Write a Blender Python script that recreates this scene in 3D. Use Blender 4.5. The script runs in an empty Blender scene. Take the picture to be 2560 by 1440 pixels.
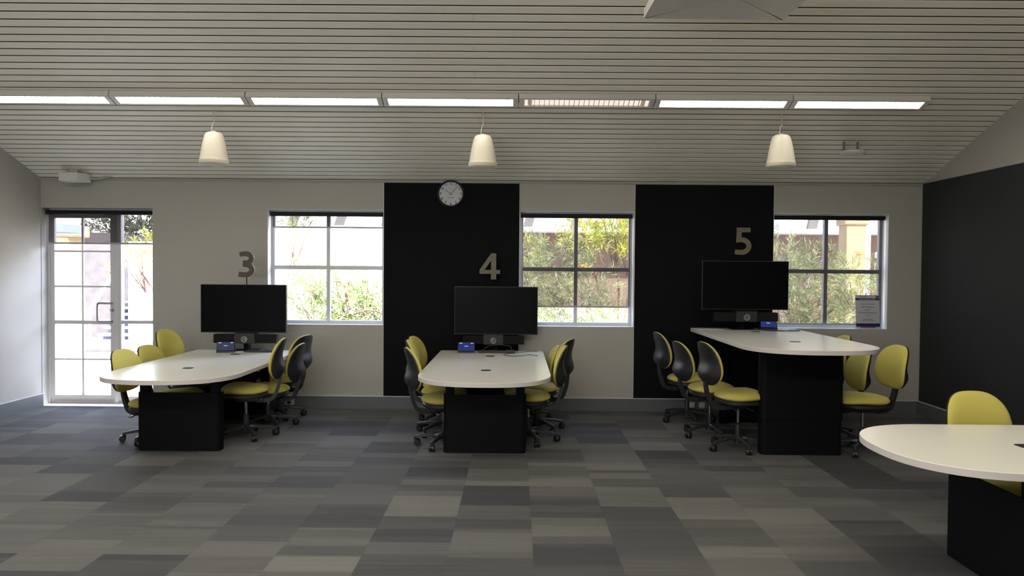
import bpy, bmesh, math, random
from mathutils import Vector, Matrix
PI = math.pi
R = math.radians
rnd = random.Random(7)
scn = bpy.context.scene
COL = scn.collection

# ------------------------------------------------------------------ materials
def new_mat(name):
    m = bpy.data.materials.new(name); m.use_nodes = True
    nt = m.node_tree; nt.nodes.clear()
    return m, nt, nt.nodes, nt.links

def nd(N, t, **kw):
    n = N.new(t)
    for k, v in kw.items():
        setattr(n, k, v)
    return n

def mth(nt, op, a, b=None, c=None):
    n = nt.nodes.new('ShaderNodeMath'); n.operation = op
    for i, v in enumerate((a, b, c)):
        if v is None: continue
        if isinstance(v, (int, float)): n.inputs[i].default_value = v
        else: nt.links.new(v, n.inputs[i])
    return n.outputs[0]

def pbr(name, col, rough=.5, metal=0., spec=.5, nscale=40., namt=.06, bump=0., bscale=300., coat=0., sheen=0.,
        stretch=(1, 1, 1)):
    """principled material whose colour and relief carry a fine procedural grain"""
    m, nt, N, L = new_mat(name)
    out = N.new('ShaderNodeOutputMaterial'); b = N.new('ShaderNodeBsdfPrincipled')
    L.new(b.outputs[0], out.inputs[0])
    tc = N.new('ShaderNodeTexCoord'); mp = N.new('ShaderNodeMapping'); mp.inputs['Scale'].default_value = stretch
    L.new(tc.outputs['Object'], mp.inputs[0])
    nz = N.new('ShaderNodeTexNoise'); nz.inputs['Scale'].default_value = nscale; nz.inputs['Detail'].default_value = 4
    L.new(mp.outputs[0], nz.inputs['Vector'])
    mx = N.new('ShaderNodeMix'); mx.data_type = 'RGBA'
    mx.inputs[6].default_value = (*[c*(1-namt) for c in col], 1)
    mx.inputs[7].default_value = (*[min(1, c*(1+namt)) for c in col], 1)
    L.new(nz.outputs[0], mx.inputs[0]); L.new(mx.outputs[2], b.inputs['Base Color'])
    b.inputs['Roughness'].default_value = rough; b.inputs['Metallic'].default_value = metal
    b.inputs['Specular IOR Level'].default_value = spec
    b.inputs['Coat Weight'].default_value = coat
    b.inputs['Sheen Weight'].default_value = sheen
    if bump:
        n2 = N.new('ShaderNodeTexNoise'); n2.inputs['Scale'].default_value = bscale
        L.new(mp.outputs[0], n2.inputs['Vector'])
        bp = N.new('ShaderNodeBump'); bp.inputs['Strength'].default_value = bump; bp.inputs['Distance'].default_value = .0022
        L.new(n2.outputs[0], bp.inputs['Height']); L.new(bp.outputs[0], b.inputs['Normal'])
    return m

def emis(name, col, strength, nscale=4):
    m, nt, N, L = new_mat(name)
    out = N.new('ShaderNodeOutputMaterial'); e = N.new('ShaderNodeEmission')
    e.inputs[0].default_value = (*col, 1); e.inputs[1].default_value = strength
    L.new(e.outputs[0], out.inputs[0]); return m

def glassy(name, tint=(1, 1, 1), refl=.06, rough=.02):
    m, nt, N, L = new_mat(name)
    out = N.new('ShaderNodeOutputMaterial'); mix = N.new('ShaderNodeMixShader')
    t = N.new('ShaderNodeBsdfTransparent'); t.inputs[0].default_value = (*tint, 1)
    g = N.new('ShaderNodeBsdfGlossy'); g.inputs['Roughness'].default_value = rough
    fr = N.new('ShaderNodeLayerWeight'); fr.inputs[0].default_value = .25
    f = mth(nt, 'MULTIPLY_ADD', fr.outputs['Fresnel'], .5, refl*.3)
    L.new(f, mix.inputs[0]); L.new(t.outputs[0], mix.inputs[1]); L.new(g.outputs[0], mix.inputs[2])
    L.new(mix.outputs[0], out.inputs[0]); return m

def screen_fabric(name, open_=.52):
    """woven sunscreen: part of the light goes straight through the weave"""
    m, nt, N, L = new_mat(name)
    out = N.new('ShaderNodeOutputMaterial'); mix = N.new('ShaderNodeMixShader')
    t = N.new('ShaderNodeBsdfTransparent'); t.inputs[0].default_value = (.97, .94, .93, 1)
    d = N.new('ShaderNodeBsdfDiffuse'); d.inputs[0].default_value = (.05, .046, .045, 1)
    tr = N.new('ShaderNodeBsdfTranslucent'); tr.inputs[0].default_value = (.018, .016, .016, 1)
    ad = N.new('ShaderNodeAddShader')
    L.new(d.outputs[0], ad.inputs[0]); L.new(tr.outputs[0], ad.inputs[1])
    tc = N.new('ShaderNodeTexCoord'); nz = N.new('ShaderNodeTexNoise'); nz.inputs['Scale'].default_value = 9
    L.new(tc.outputs['Object'], nz.inputs['Vector'])
    f = mth(nt, 'MULTIPLY_ADD', nz.outputs[0], .05, 1-open_-.025)
    L.new(f, mix.inputs[0]); L.new(t.outputs[0], mix.inputs[1]); L.new(ad.outputs[0], mix.inputs[2])
    L.new(mix.outputs[0], out.inputs[0]); return m

def carpet_mat():
    m, nt, N, L = new_mat('carpet_tiles')
    out = N.new('ShaderNodeOutputMaterial'); b = N.new('ShaderNodeBsdfPrincipled'); L.new(b.outputs[0], out.inputs[0])
    tc = N.new('ShaderNodeTexCoord'); sp = N.new('ShaderNodeSeparateXYZ'); L.new(tc.outputs['Object'], sp.inputs[0])
    T = .5
    u = mth(nt, 'DIVIDE', mth(nt, 'SUBTRACT', sp.outputs[0], .11), T)
    i = mth(nt, 'FLOOR', u)
    par = mth(nt, 'FLOORED_MODULO', i, 2)                      # every other column is laid half a tile further
    off = mth(nt, 'MULTIPLY_ADD', par, .26, .185)
    v0 = mth(nt, 'DIVIDE', mth(nt, 'SUBTRACT', sp.outputs[1], off), T)
    j = mth(nt, 'FLOOR', v0); v = mth(nt, 'FRACT', v0)
    def white(a, b_, c, seed):
        cx = N.new('ShaderNodeCombineXYZ')
        for k, s in enumerate((a, b_, c)):
            if isinstance(s, (int, float)): cx.inputs[k].default_value = s
            else: L.new(s, cx.inputs[k])
        w = N.new('ShaderNodeTexWhiteNoise'); w.noise_dimensions = '4D'; w.inputs['W'].default_value = seed
        L.new(cx.outputs[0], w.inputs['Vector']); return w.outputs['Value']
    t1 = white(i, j, 0, 3.3); t2 = white(i, j, 1, 8.1); t3 = white(i, j, 2, 1.7)
    # bands of different tone running across each tile
    vb = mth(nt, 'ADD', mth(nt, 'MULTIPLY', v, mth(nt, 'MULTIPLY_ADD', t3, 2.2, 1.4)), t2)
    k = mth(nt, 'FLOOR', vb); fr = mth(nt, 'FRACT', vb)
    b1 = white(i, j, k, 5.5); b2 = white(i, j, mth(nt, 'ADD', k, 1), 5.5)
    ease = N.new('ShaderNodeMapRange'); ease.interpolation_type = 'SMOOTHSTEP'
    ease.inputs['From Min'].default_value = .72; ease.inputs['From Max'].default_value = 1.0
    L.new(fr, ease.inputs['Value'])
    band = mth(nt, 'ADD', mth(nt, 'MULTIPLY', b1, mth(nt, 'SUBTRACT', 1, ease.outputs[0])), mth(nt, 'MULTIPLY', b2, ease.outputs[0]))
    tone = mth(nt, 'ADD', mth(nt, 'MULTIPLY', t1, .62), mth(nt, 'MULTIPLY', band, .38))
    # loop pile: fine ribs and specks
    cy = N.new('ShaderNodeCombineXYZ'); L.new(mth(nt, 'MULTIPLY', sp.outputs[0], 60), cy.inputs[0]); L.new(mth(nt, 'MULTIPLY', sp.outputs[1], 240), cy.inputs[1])
    nz = N.new('ShaderNodeTexNoise'); nz.inputs['Scale'].default_value = 1; nz.inputs['Detail'].default_value = 2
    L.new(cy.outputs[0], nz.inputs['Vector'])
    cy2 = N.new('ShaderNodeCombineXYZ'); L.new(mth(nt, 'MULTIPLY', sp.outputs[0], 1.5), cy2.inputs[0]); L.new(mth(nt, 'MULTIPLY', sp.outputs[1], 30), cy2.inputs[1])
    nz2 = N.new('ShaderNodeTexNoise'); nz2.inputs['Scale'].default_value = 1; nz2.inputs['Detail'].default_value = 3
    L.new(cy2.outputs[0], nz2.inputs['Vector'])
    tone = mth(nt, 'ADD', tone, mth(nt, 'MULTIPLY_ADD', nz.outputs[0], .34, -.17))
    tone = mth(nt, 'ADD', tone, mth(nt, 'MULTIPLY_ADD', nz2.outputs[0], .36, -.18))
    cr = N.new('ShaderNodeValToRGB'); e = cr.color_ramp.elements
    e[0].position = 0.08; e[0].color = (.028, .029, .032, 1)
    e[1].position = .95; e[1].color = (.130, .129, .118, 1)
    x = e.new(.45); x.color = (.062, .062, .0605, 1)
    L.new(tone, cr.inputs[0])
    # seams
    fu = mth(nt, 'FRACT', u)
    sm = mth(nt, 'MINIMUM', mth(nt, 'MINIMUM', fu, mth(nt, 'SUBTRACT', 1, fu)), mth(nt, 'MINIMUM', v, mth(nt, 'SUBTRACT', 1, v)))
    seam = N.new('ShaderNodeMapRange'); seam.inputs['From Max'].default_value = .008; seam.inputs['To Min'].default_value = .8
    L.new(sm, seam.inputs['Value'])
    mx = N.new('ShaderNodeVectorMath'); mx.operation = 'SCALE'
    L.new(cr.outputs[0], mx.inputs[0]); L.new(seam.outputs[0], mx.inputs['Scale'])
    L.new(mx.outputs[0], b.inputs['Base Color'])
    b.inputs['Roughness'].default_value = .78; b.inputs['Specular IOR Level'].default_value = .28
    b.inputs['Sheen Weight'].default_value = .06
    bp = N.new('ShaderNodeBump'); bp.inputs['Strength'].default_value = .5; bp.inputs['Distance'].default_value = .0022
    L.new(nz.outputs[0], bp.inputs['Height']); L.new(bp.outputs[0], b.inputs['Normal'])
    return m

def brick_mat(name, c1, c2, mortar, scale=1.0):
    m, nt, N, L = new_mat(name)
    out = N.new('ShaderNodeOutputMaterial'); b = N.new('ShaderNodeBsdfPrincipled'); L.new(b.outputs[0], out.inputs[0])
    tc = N.new('ShaderNodeTexCoord'); mp = N.new('ShaderNodeMapping'); mp.inputs['Rotation'].default_value = (R(90), 0, 0)
    L.new(tc.outputs['Object'], mp.inputs[0])
    br = N.new('ShaderNodeTexBrick'); br.inputs['Scale'].default_value = scale
    br.inputs['Color1'].default_value = (*c1, 1); br.inputs['Color2'].default_value = (*c2, 1); br.inputs['Mortar'].default_value = (*mortar, 1)
    br.inputs['Brick Width'].default_value = .24; br.inputs['Row Height'].default_value = .086; br.inputs['Mortar Size'].default_value = .008
    L.new(mp.outputs[0], br.inputs[0]); L.new(br.outputs[0], b.inputs['Base Color'])
    b.inputs['Roughness'].default_value = .9
    return m

def leaf_mat(name, a, b_):
    m, nt, N, L = new_mat(name)
    out = N.new('ShaderNodeOutputMaterial'); mix = N.new('ShaderNodeMixShader'); mix.inputs[0].default_value = .35
    d = N.new('ShaderNodeBsdfPrincipled'); d.inputs['Roughness'].default_value = .45
    t = N.new('ShaderNodeBsdfTranslucent')
    tc = N.new('ShaderNodeTexCoord'); nz = N.new('ShaderNodeTexNoise'); nz.inputs['Scale'].default_value = 3.5; nz.inputs['Detail'].default_value = 3
    L.new(tc.outputs['Object'], nz.inputs['Vector'])
    cr = N.new('ShaderNodeValToRGB'); cr.color_ramp.elements[0].position = .35; cr.color_ramp.elements[1].position = .65
    cr.color_ramp.elements[0].color = (*a, 1); cr.color_ramp.elements[1].color = (*b_, 1)
    L.new(nz.outputs[0], cr.inputs[0]); L.new(cr.outputs[0], d.inputs['Base Color']); L.new(cr.outputs[0], t.inputs[0])
    L.new(d.outputs[0], mix.inputs[1]); L.new(t.outputs[0], mix.inputs[2]); L.new(mix.outputs[0], out.inputs[0])
    return m

M = dict(
    carpet=carpet_mat(),
    wall=pbr('wall_paint', (.395, .385, .35), .7, nscale=3, namt=.02, bump=.05, bscale=500),
    reveal=pbr('white_paint', (.82, .82, .80), .5, nscale=3, namt=.02),
    slat=pbr('ceiling_slat_paint', (.86, .83, .73), .5, nscale=2.0, namt=.05, stretch=(1, 14, 14)),
    slatback=pbr('ceiling_void', (.022, .017, .012), .9),
    panel=pbr('black_felt', (.006, .0072, .0076), .9, spec=.12, nscale=350, namt=.35, bump=.2, bscale=500),
    panelr=pbr('charcoal_felt', (.024, .026, .027), .8, spec=.3, nscale=350, namt=.3, bump=.2, bscale=500),
    skirt=pbr('grey_skirting_paint', (.115, .122, .125), .42, nscale=5, namt=.04),
    alu=pbr('window_frame_paint', (.60, .62, .65), .4, nscale=8, namt=.03),
    dooral=pbr('door_frame_paint', (.66, .65, .67), .4, nscale=8, namt=.03),
    glass=glassy('window_glass'),
    blind=screen_fabric('sunscreen_weave'),
    railblk=pbr('blind_headrail_black', (.009, .009, .010), .55, spec=.2),
    bar=pbr('blind_bottom_bar', (.40, .39, .38), .45),
    laminate=pbr('white_laminate', (.70, .69, .61), .26, spec=.5, nscale=6, namt=.012),
    edge=pbr('laminate_edging', (.66, .62, .59), .45, nscale=6, namt=.02),
    tblack=pbr('table_base_black', (.0042, .0046, .0055), .6, spec=.12, nscale=60, namt=.15, bump=.05),
    fabric=pbr('yellow_fabric', (.56, .49, .105), .85, nscale=220, namt=.10, bump=.25, bscale=900, sheen=.08),
    shell=pbr('black_plastic_shell', (.022, .022, .024), .42, nscale=90, namt=.12, bump=.05),
    base=pbr('black_nylon_base', (.028, .028, .031), .33, nscale=50, namt=.1),
    rubber=pbr('caster_black', (.014, .014, .015), .4),
    chrome=pbr('chrome', (.62, .62, .62), .18, metal=1, namt=.02),
    steel=pbr('brushed_steel', (.42, .41, .42), .35, metal=1, namt=.05),
    tv=pbr('screen_black', (.0018, .0018, .0026), .35, spec=.09, namt=.05),
    tvb=pbr('screen_bezel', (.012, .012, .013), .4),
    barblk=pbr('speaker_cloth', (.007, .007, .008), .8, spec=.2, nscale=400, namt=.3),
    bargrey=pbr('camera_housing_grey', (.026, .026, .028), .45, spec=.3),
    lens=pbr('lens_ring', (.26, .26, .255), .3),
    lensd=pbr('lens_centre', (.10, .10, .10), .15),
    lcd=emis('tablet_screen_blue', (.05, .075, .36), .36),
    lcdd=emis('tablet_screen_dim', (.09, .11, .22), .34),
    lcdw=emis('tablet_marks', (.8, .85, 1), .7),
    numeral=pbr('bronze_numeral', (.055, .047, .035), .5, nscale=30, namt=.05),
    numgold=pbr('gold_numeral', (.13, .112, .076), .5, nscale=30, namt=.05),
    clockf=pbr('clock_face', (.52, .52, .51), .35, namt=.01),
    ink=pbr('black_ink', (.01, .01, .01), .5),
    lampw=pbr('lamp_housing_white', (.66, .635, .60), .4, namt=.02),
    lampon=emis('lamp_tube_on', (1, .97, .93), 13.0),
    lampdim=emis('lamp_tube_dim', (1, .86, .72), .72),
    louv=pbr('louvre_fins', (.7, .66, .60), .4),
    ivory=pbr('ivory_plastic', (.78, .72, .56), .38, namt=.02),
    offwht=pbr('off_white_plastic', (.66, .65, .60), .4, namt=.02),
    grille=pbr('speaker_grille_white', (.62, .60, .54), .6, nscale=300, namt=.2),
    wire=pbr('steel_wire', (.30, .28, .25), .4),
    cable=pbr('black_cable', (.02, .02, .024), .5),
    cablew=pbr('grey_cable', (.40, .39, .38), .5),
    outlet=pbr('outlet_white', (.55, .55, .53), .4),
    paper=pbr('notice_paper', (.74, .74, .77), .6, namt=.02),
    navy=pbr('notice_navy', (.020, .022, .13), .5),
    pink=pbr('notice_pink', (.50, .13, .20), .5),
    inkg=pbr('notice_ink', (.09, .09, .10), .6),
    acrylic=glassy('clear_acrylic', (.97, .97, .98), .1),
    ground=pbr('pale_paving', (.50, .46, .42), .8, nscale=2, namt=.15, bump=.3, bscale=12),
    brick=brick_mat('brown_brick', (.155, .10, .075), (.175, .115, .085), (.19, .135, .105)),
    render=pbr('pale_render', (.72, .70, .66), .8),
    stone=pbr('garden_stone', (.055, .048, .05), .9, nscale=5, namt=.6, bump=.8, bscale=6),
    ochre=pbr('ochre_render', (.43, .34, .20), .8, nscale=4, namt=.06),
    fascia=pbr('white_fascia', (.62, .63, .66), .5),
    strut=pbr('grey_strut', (.11, .105, .10), .5),
    leafa=leaf_mat('leaf_green', (.10, .15, .05), (.42, .50, .18)),
    leafb=leaf_mat('leaf_grey_green', (.09, .13, .05), (.47, .51, .27)),
    leafc=leaf_mat('leaf_yellow_green', (.28, .36, .05), (.62, .60, .10)),
    leafd=leaf_mat('leaf_dark_green', (.02, .03, .015), (.09, .11, .055)),
    flower=pbr('orange_bloom', (.8, .36, .05), .7),
    bark=pbr('brown_bark', (.19, .105, .075), .9, nscale=20, namt=.4),
    barkpale=pbr('pale_bark', (.45, .42, .38), .9, nscale=20, namt=.3),
    bluew=pbr('blue_awning', (.22, .28, .62), .6),
    riser=pbr('blue_grey_riser', (.10, .12, .19), .7),
    post=pbr('dark_post', (.05, .05, .055), .5),
)

# ------------------------------------------------------------------ mesh helpers
class MB:
    def __init__(s): s.v = []; s.f = []; s.mi = []
    def add(s, verts, faces, mat=None, mi=0):
        o = len(s.v)
        for p in verts:
            p = Vector(p)
            if mat is not None: p = mat @ p
            s.v.append(tuple(p))
        for f in faces:
            s.f.append([i+o for i in f]); s.mi.append(mi)
        return s
    def box(s, x0, x1, y0, y1, z0, z1, bev=0., mat=None, mi=0, seg=2):
        if bev <= 0:
            vs = [(x, y, z) for x in (x0, x1) for y in (y0, y1) for z in (z0, z1)]
            fs = [(0, 1, 3, 2), (4, 6, 7, 5), (0, 4, 5, 1), (2, 3, 7, 6), (0, 2, 6, 4), (1, 5, 7, 3)]
            return s.add(vs, fs, mat, mi)
        bm = bmesh.new(); bmesh.ops.create_cube(bm, size=1)
        for v in bm.verts:
            v.co = Vector(((x0+x1)/2+v.co.x*(x1-x0), (y0+y1)/2+v.co.y*(y1-y0), (z0+z1)/2+v.co.z*(z1-z0)))
        bmesh.ops.bevel(bm, geom=bm.edges[:], offset=bev, segments=seg, affect='EDGES', profile=.6)
        bm.verts.index_update()
        s.add([v.co[:] for v in bm.verts], [[v.index for v in f.verts] for f in bm.faces], mat, mi)
        bm.free(); return s
    def prism(s, pts, z0, z1, mat=None, mi=0, bev=0.):
        """pts: ccw outline in XY, extruded in z; bev rounds the rim a little"""
        n = len(pts)
        if bev:
            cx = sum(p[0] for p in pts)/n; cy = sum(p[1] for p in pts)/n
            def inset(d):
                r = []
                for k in range(n):
                    a = Vector(pts[k-1]).to_2d(); b = Vector(pts[k]).to_2d(); c = Vector(pts[(k+1) % n]).to_2d()
                    t = (c-a).normalized(); nn = Vector((-t.y, t.x)); r.append((b.x+nn.x*d, b.y+nn.y*d))
                return r
            rings = [(inset(bev), z0), (pts, z0+bev), (pts, z1-bev), (inset(bev), z1)]
        else: rings = [(pts, z0), (pts, z1)]
        vs = [(p[0], p[1], z) for ring, z in rings for p in ring]; fs = []
        for r_ in range(len(rings)-1):
            for k in range(n):
                a = r_*n+k; b = r_*n+(k+1) % n
                fs.append((a, b, b+n, a+n))
        fs.append(list(range(n))[::-1]); fs.append([len(vs)-n+k for k in range(n)])
        return s.add(vs, fs, mat, mi)
    def lathe(s, prof, n=32, mat=None, mi=0, cap=True):
        """prof: list of (r, z)"""
        vs = []; fs = []
        for (r_, z) in prof:
            for k in range(n):
                a = 2*PI*k/n; vs.append((r_*math.cos(a), r_*math.sin(a), z))
        for i in range(len(prof)-1):
            for k in range(n):
                a = i*n+k; b = i*n+(k+1) % n
                fs.append((a, b, b+n, a+n))
        if cap:
            fs.append(list(range(n))[::-1]); fs.append([(len(prof)-1)*n+k for k in range(n)])
        return s.add(vs, fs, mat, mi)
    def tube(s, pts, r, n=8, mat=None, mi=0, rx=None):
        """round (or elliptic) tube along a polyline; r may be a list"""
        pts = [Vector(p) for p in pts]; m = len(pts)
        rs = r if isinstance(r, (list, tuple)) else [r]*m
        vs = []; fs = []; a = None
        for i, p in enumerate(pts):
            t = (pts[min(i+1, m-1)]-pts[max(i-1, 0)]).normalized()
            if a is None:
                a = t.cross(Vector((0, 0, 1)))
                if a.length < 1e-2: a = t.cross(Vector((0, 1, 0)))
            a = (a-t*a.dot(t)).normalized(); b = t.cross(a).normalized()
            for k in range(n):
                an = 2*PI*k/n; ra = rs[i]; rb = rs[i] if rx is None else rs[i]*rx
                vs.append(p+a*math.cos(an)*ra+b*math.sin(an)*rb)
        for i in range(m-1):
            for k in range(n):
                q = i*n+k; w = i*n+(k+1) % n
                fs.append((q, w, w+n, q+n))
        fs.append(list(range(n))[::-1]); fs.append([(m-1)*n+k for k in range(n)])
        return s.add(vs, fs, mat, mi)
    def build(s, name, mats, parent=None, smooth=None, loc=None):
        me = bpy.data.meshes.new(name); me.from_pydata(s.v, [], s.f)
        for m in (mats if isinstance(mats, (list, tuple)) else [mats]): me.materials.append(m)
        if any(s.mi): me.polygons.foreach_set('material_index', s.mi)
        bm = bmesh.new(); bm.from_mesh(me); bmesh.ops.recalc_face_normals(bm, faces=bm.faces); bm.to_mesh(me); bm.free()
        if smooth:
            me.polygons.foreach_set('use_smooth', [True]*len(me.polygons)); me.set_sharp_from_angle(angle=R(smooth))
        o = bpy.data.objects.new(name, me); COL.objects.link(o)
        if parent: o.parent = parent
        if loc: o.location = loc
        return o

def tag(o, label=None, cat=None, group=None, kind=None):
    if label: o['label'] = label
    if cat: o['category'] = cat
    if group: o['group'] = group
    if kind: o['kind'] = kind
    return o

def thing(name, label, cat, loc=(0, 0, 0), rz=0., group=None, kind=None):
    o = bpy.data.objects.new(name, None); COL.objects.link(o); o.empty_display_size = .1
    o.location = loc; o.rotation_euler = (0, 0, rz)
    return tag(o, label, cat, group, kind)

def copy_tree(o, parent=None):
    c = o.copy(); COL.objects.link(c); c.parent = parent
    for ch in list(o.children): copy_tree(ch, c)
    return c

def bez(p, n=12):
    """smooth polyline through p (Catmull-Rom)"""
    p = [Vector(q) for q in p]; out = []
    for i in range(len(p)-1):
        a = p[max(i-1, 0)]; b = p[i]; c = p[i+1]; d = p[min(i+2, len(p)-1)]
        for k in range(n):
            t = k/n
            out.append(.5*((2*b)+(c-a)*t+(2*a-5*b+4*c-d)*t*t+(3*b-a-3*c+d)*t**3))
    out.append(p[-1]); return out

def rrect(x0, x1, y0, y1, r, n=6):
    pts = []
    for cx, cy, a0 in ((x1-r, y0+r, -90), (x1-r, y1-r, 0), (x0+r, y1-r, 90), (x0+r, y0+r, 180)):
        for k in range(n+1):
            a = R(a0+90*k/n); pts.append((cx+r*math.cos(a), cy+r*math.sin(a)))
    return pts

ROT_WALL = Matrix.Rotation(R(90), 4, 'X')       # XY plane -> XZ plane facing -Y

# ------------------------------------------------------------------ room
XL, XR, YB, YF = -5.68, 4.81, 9.195, -2.6
HW = 2.728; SL = .3534; YR = 3.3                # wall height, ceiling slope, ridge position
WT = .27
def zc(y): return HW+SL*(YB-y) if y >= YR else HW+SL*(YB-YR)-SL*(YR-y)

tag(MB().box(XL-.3, XR+.3, YF-.3, YB+.02, -.12, 0).build('floor', M['carpet']), 'floor of grey carpet tiles in staggered columns with banded tones', 'floor', kind='structure')

WINS = [(-2.97, -1.585), (.035, 1.395), (3.045, 4.41)]
WZ0, WZ1 = 1.005, 2.372
DX0, DX1, DZ1 = XL+.005, -4.345, 2.375
mb = MB()
xs = [XL-.3, DX0, DX1]
mb.box(XL-.3, DX0, YB, YB+WT, 0, HW+.1)
mb.box(DX0, DX1, YB, YB+WT, DZ1, HW+.1)
prev = DX1
for a, b in WINS:
    mb.box(prev, a, YB, YB+WT, 0, HW+.1)
    mb.box(a, b, YB, YB+WT, 0, WZ0); mb.box(a, b, YB, YB+WT, WZ1, HW+.1)
    prev = b
mb.box(prev, XR+.3, YB, YB+WT, 0, HW+.1)
tag(mb.build('wall_back', M['wall']), kind='structure')

def gable(x0, x1):
    pts = [(YF-.02, 0), (YB, 0), (YB, zc(YB)+.1), (YR, zc(YR)+.1), (YF-.02, zc(YF)+.1)]
    vs = [(x, y, z) for x in (x0, x1) for y, z in pts]; n = 5
    return MB().add(vs, [list(range(n)), list(range(n, 2*n))[::-1]]+[(k, k+n, (k+1) % n+n, (k+1) % n) for k in range(n)])
tag(gable(XL-.2, XL).build('wall_left', M['wall']), kind='structure')
tag(gable(XR, XR+.2).build('wall_right', M['wall']), kind='structure')
# wall behind the camera, with a wide opening invented to let in light
mb = MB()
RW = [(-4.9, -.9)]
mb.box(XL, RW[0][0], YF-.25, YF, 0, 3.0); mb.box(RW[0][1], XR, YF-.25, YF, 0, 3.0)
for a, b in RW: mb.box(a, b, YF-.25, YF, 0, 1.35); mb.box(a, b, YF-.25, YF, 2.35, 3.0)
tag(mb.build('wall_front', M['wall']), kind='structure')

# slatted ceiling: boards across the room, dark joints between them
def slats(y0, y1, sgn, name):
    mb = MB(); P = .1015; g = .0185; th = .012
    c = 1/math.sqrt(1+SL*SL); s_ = SL*c
    L = (y1-y0)/c; n = int(L/P)
    o = Vector((0, YB if sgn > 0 else YF, zc(YB) if sgn > 0 else zc(YF)))
    d = Vector((0, -c, s_)) if sgn > 0 else Vector((0, c, s_))
    up = Vector((0, s_, c)) if sgn > 0 else Vector((0, -s_, c))
    for k in range(n+1):
        a = k*P+g*.5+.012; b = min((k+1)*P-g*.5+.012, L)
        if b <= a: continue
        cuts = [XL, -.40+.015*(k % 3), XR] if k % 4 == 1 else [XL, XR]
        for q in range(len(cuts)-1):
            x0 = cuts[q]+(.001 if q else 0); x1 = cuts[q+1]-(.001 if q == 0 else 0)
            e = .0022
            prof = [(a, 0.012), (a, e), (a+e, 0), (b-e, 0), (b, e), (b, 0.012)]
            vs = [o+d*t+up*h+Vector((x, 0, 0)) for x in (x0, x1) for t, h in prof]
            fs = [(i, i+1, i+7, i+6) for i in range(5)]+[(0, 1, 2, 3, 4, 5), (11, 10, 9, 8, 7, 6)]
            mb.add(vs, fs)
    # void above the boards
    vs = [o+d*t+up*h+Vector((x, 0, 0)) for x in (XL-.2, XR+.2) for t, h in ((-.3, .005), (L+.02, .005), (L+.02, .16), (-.3, .16))]
    mb.add(vs, [(0, 1, 2, 3), (7, 6, 5, 4), (0, 4, 5, 1), (1, 5, 6, 2), (2, 6, 7, 3), (3, 7, 4, 0)], mi=1)
    return mb.build(name, [M['slat'], M['slatback']])
tag(slats(YR, YB, 1, 'ceiling'), kind='structure')
tag(slats(YF, YR, -1, 'ceiling_behind'), kind='structure')
# cornice strip over the window wall
tag(MB().box(XL, XR, YB-.022, YB, HW-.024, HW-.014).box(XL, XR, YB-.03, YB, HW-.012, HW-.001).build('trim_1', M['wall']), kind='structure')

# skirtings with a thin pale lip
def skirt(name, x0, x1, y0, y1):
    mb = MB().box(x0, x1, y0, y1, .001, .15).box(x0, x1, y0, y1, .15, .158, mi=1)
    return tag(mb.build(name, [M['skirt'], M['alu']]), kind='structure')
skirt('baseboard_back', DX1, XR-.025, YB-.018, YB)
skirt('baseboard_left', XL, XL+.018, YF, YB)
skirt('baseboard_right', XR-.04, XR, YF, YB)

# black pinboard panels
for k, (a, b, lab) in enumerate(((-1.585, .035, 'tall black felt wall panel under the clock, behind the table numbered 4'),
                          (1.395, 3.045, 'tall black felt wall panel behind the table numbered 5'))):
    mb = MB().box(a+.004, b-.004, YB-.02, YB, .162, HW-.03, bev=.003, mi=0)
    mb.box(b-.006, b-.001, YB-.021, YB, .162, HW-.03, mi=1).box(a+.001, a+.006, YB-.021, YB, .162, HW-.03, mi=1)
    tag(mb.build('wall_panel', [M['panel'], M['lampw']]), lab, 'panel', 'black felt wall panels')
tag(MB().box(XR-.022, XR, YF, YB-.03, .162, HW+.0, bev=.003).build('wall_panel', M['panelr']),
    'long black felt panel covering the right-hand side wall under a white strip', 'panel', 'black felt wall panels')

# ------------------------------------------------------------------ windows and door
YW = 9.335
for k, (a, b) in enumerate(WINS):
    w = thing('window_%d' % (k+1), None, None, ((a+b)/2, YW, WZ0), kind='structure')
    hw = (b-a)/2; H = WZ1-WZ0; mb = MB()
    t = .042
    mb.box(-hw, hw, 0, .06, 0, t, .003).box(-hw, hw, 0, .06, H-t, H, .003)
    mb.box(-hw, -hw+t, 0, .06, t, H-t, .003).box(hw-t, hw, 0, .06, t, H-t, .003)
    mb.box(-.022, .022, -.004, .06, t, H-t, .003).box(-hw+t, hw-t, -.006, .06, H/2-.026, H/2+.022, .003)
    mb.build('window_frame', M['alu'], w)
    MB().box(-hw+t, hw-t, .028, .032, t, H-t).build('glass_pane', M['glass'], w)
    lin = MB()
    lin.box(-hw, hw, -.139, .12, -.006, .002).box(-hw, hw, -.139, .12, H-.004, H)
    lin.box(-hw, -hw+.004, -.139, 0, 0, H).box(hw-.004, hw, -.139, 0, 0, H)
    lin.build('window_reveal', M['reveal'], w)

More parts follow.
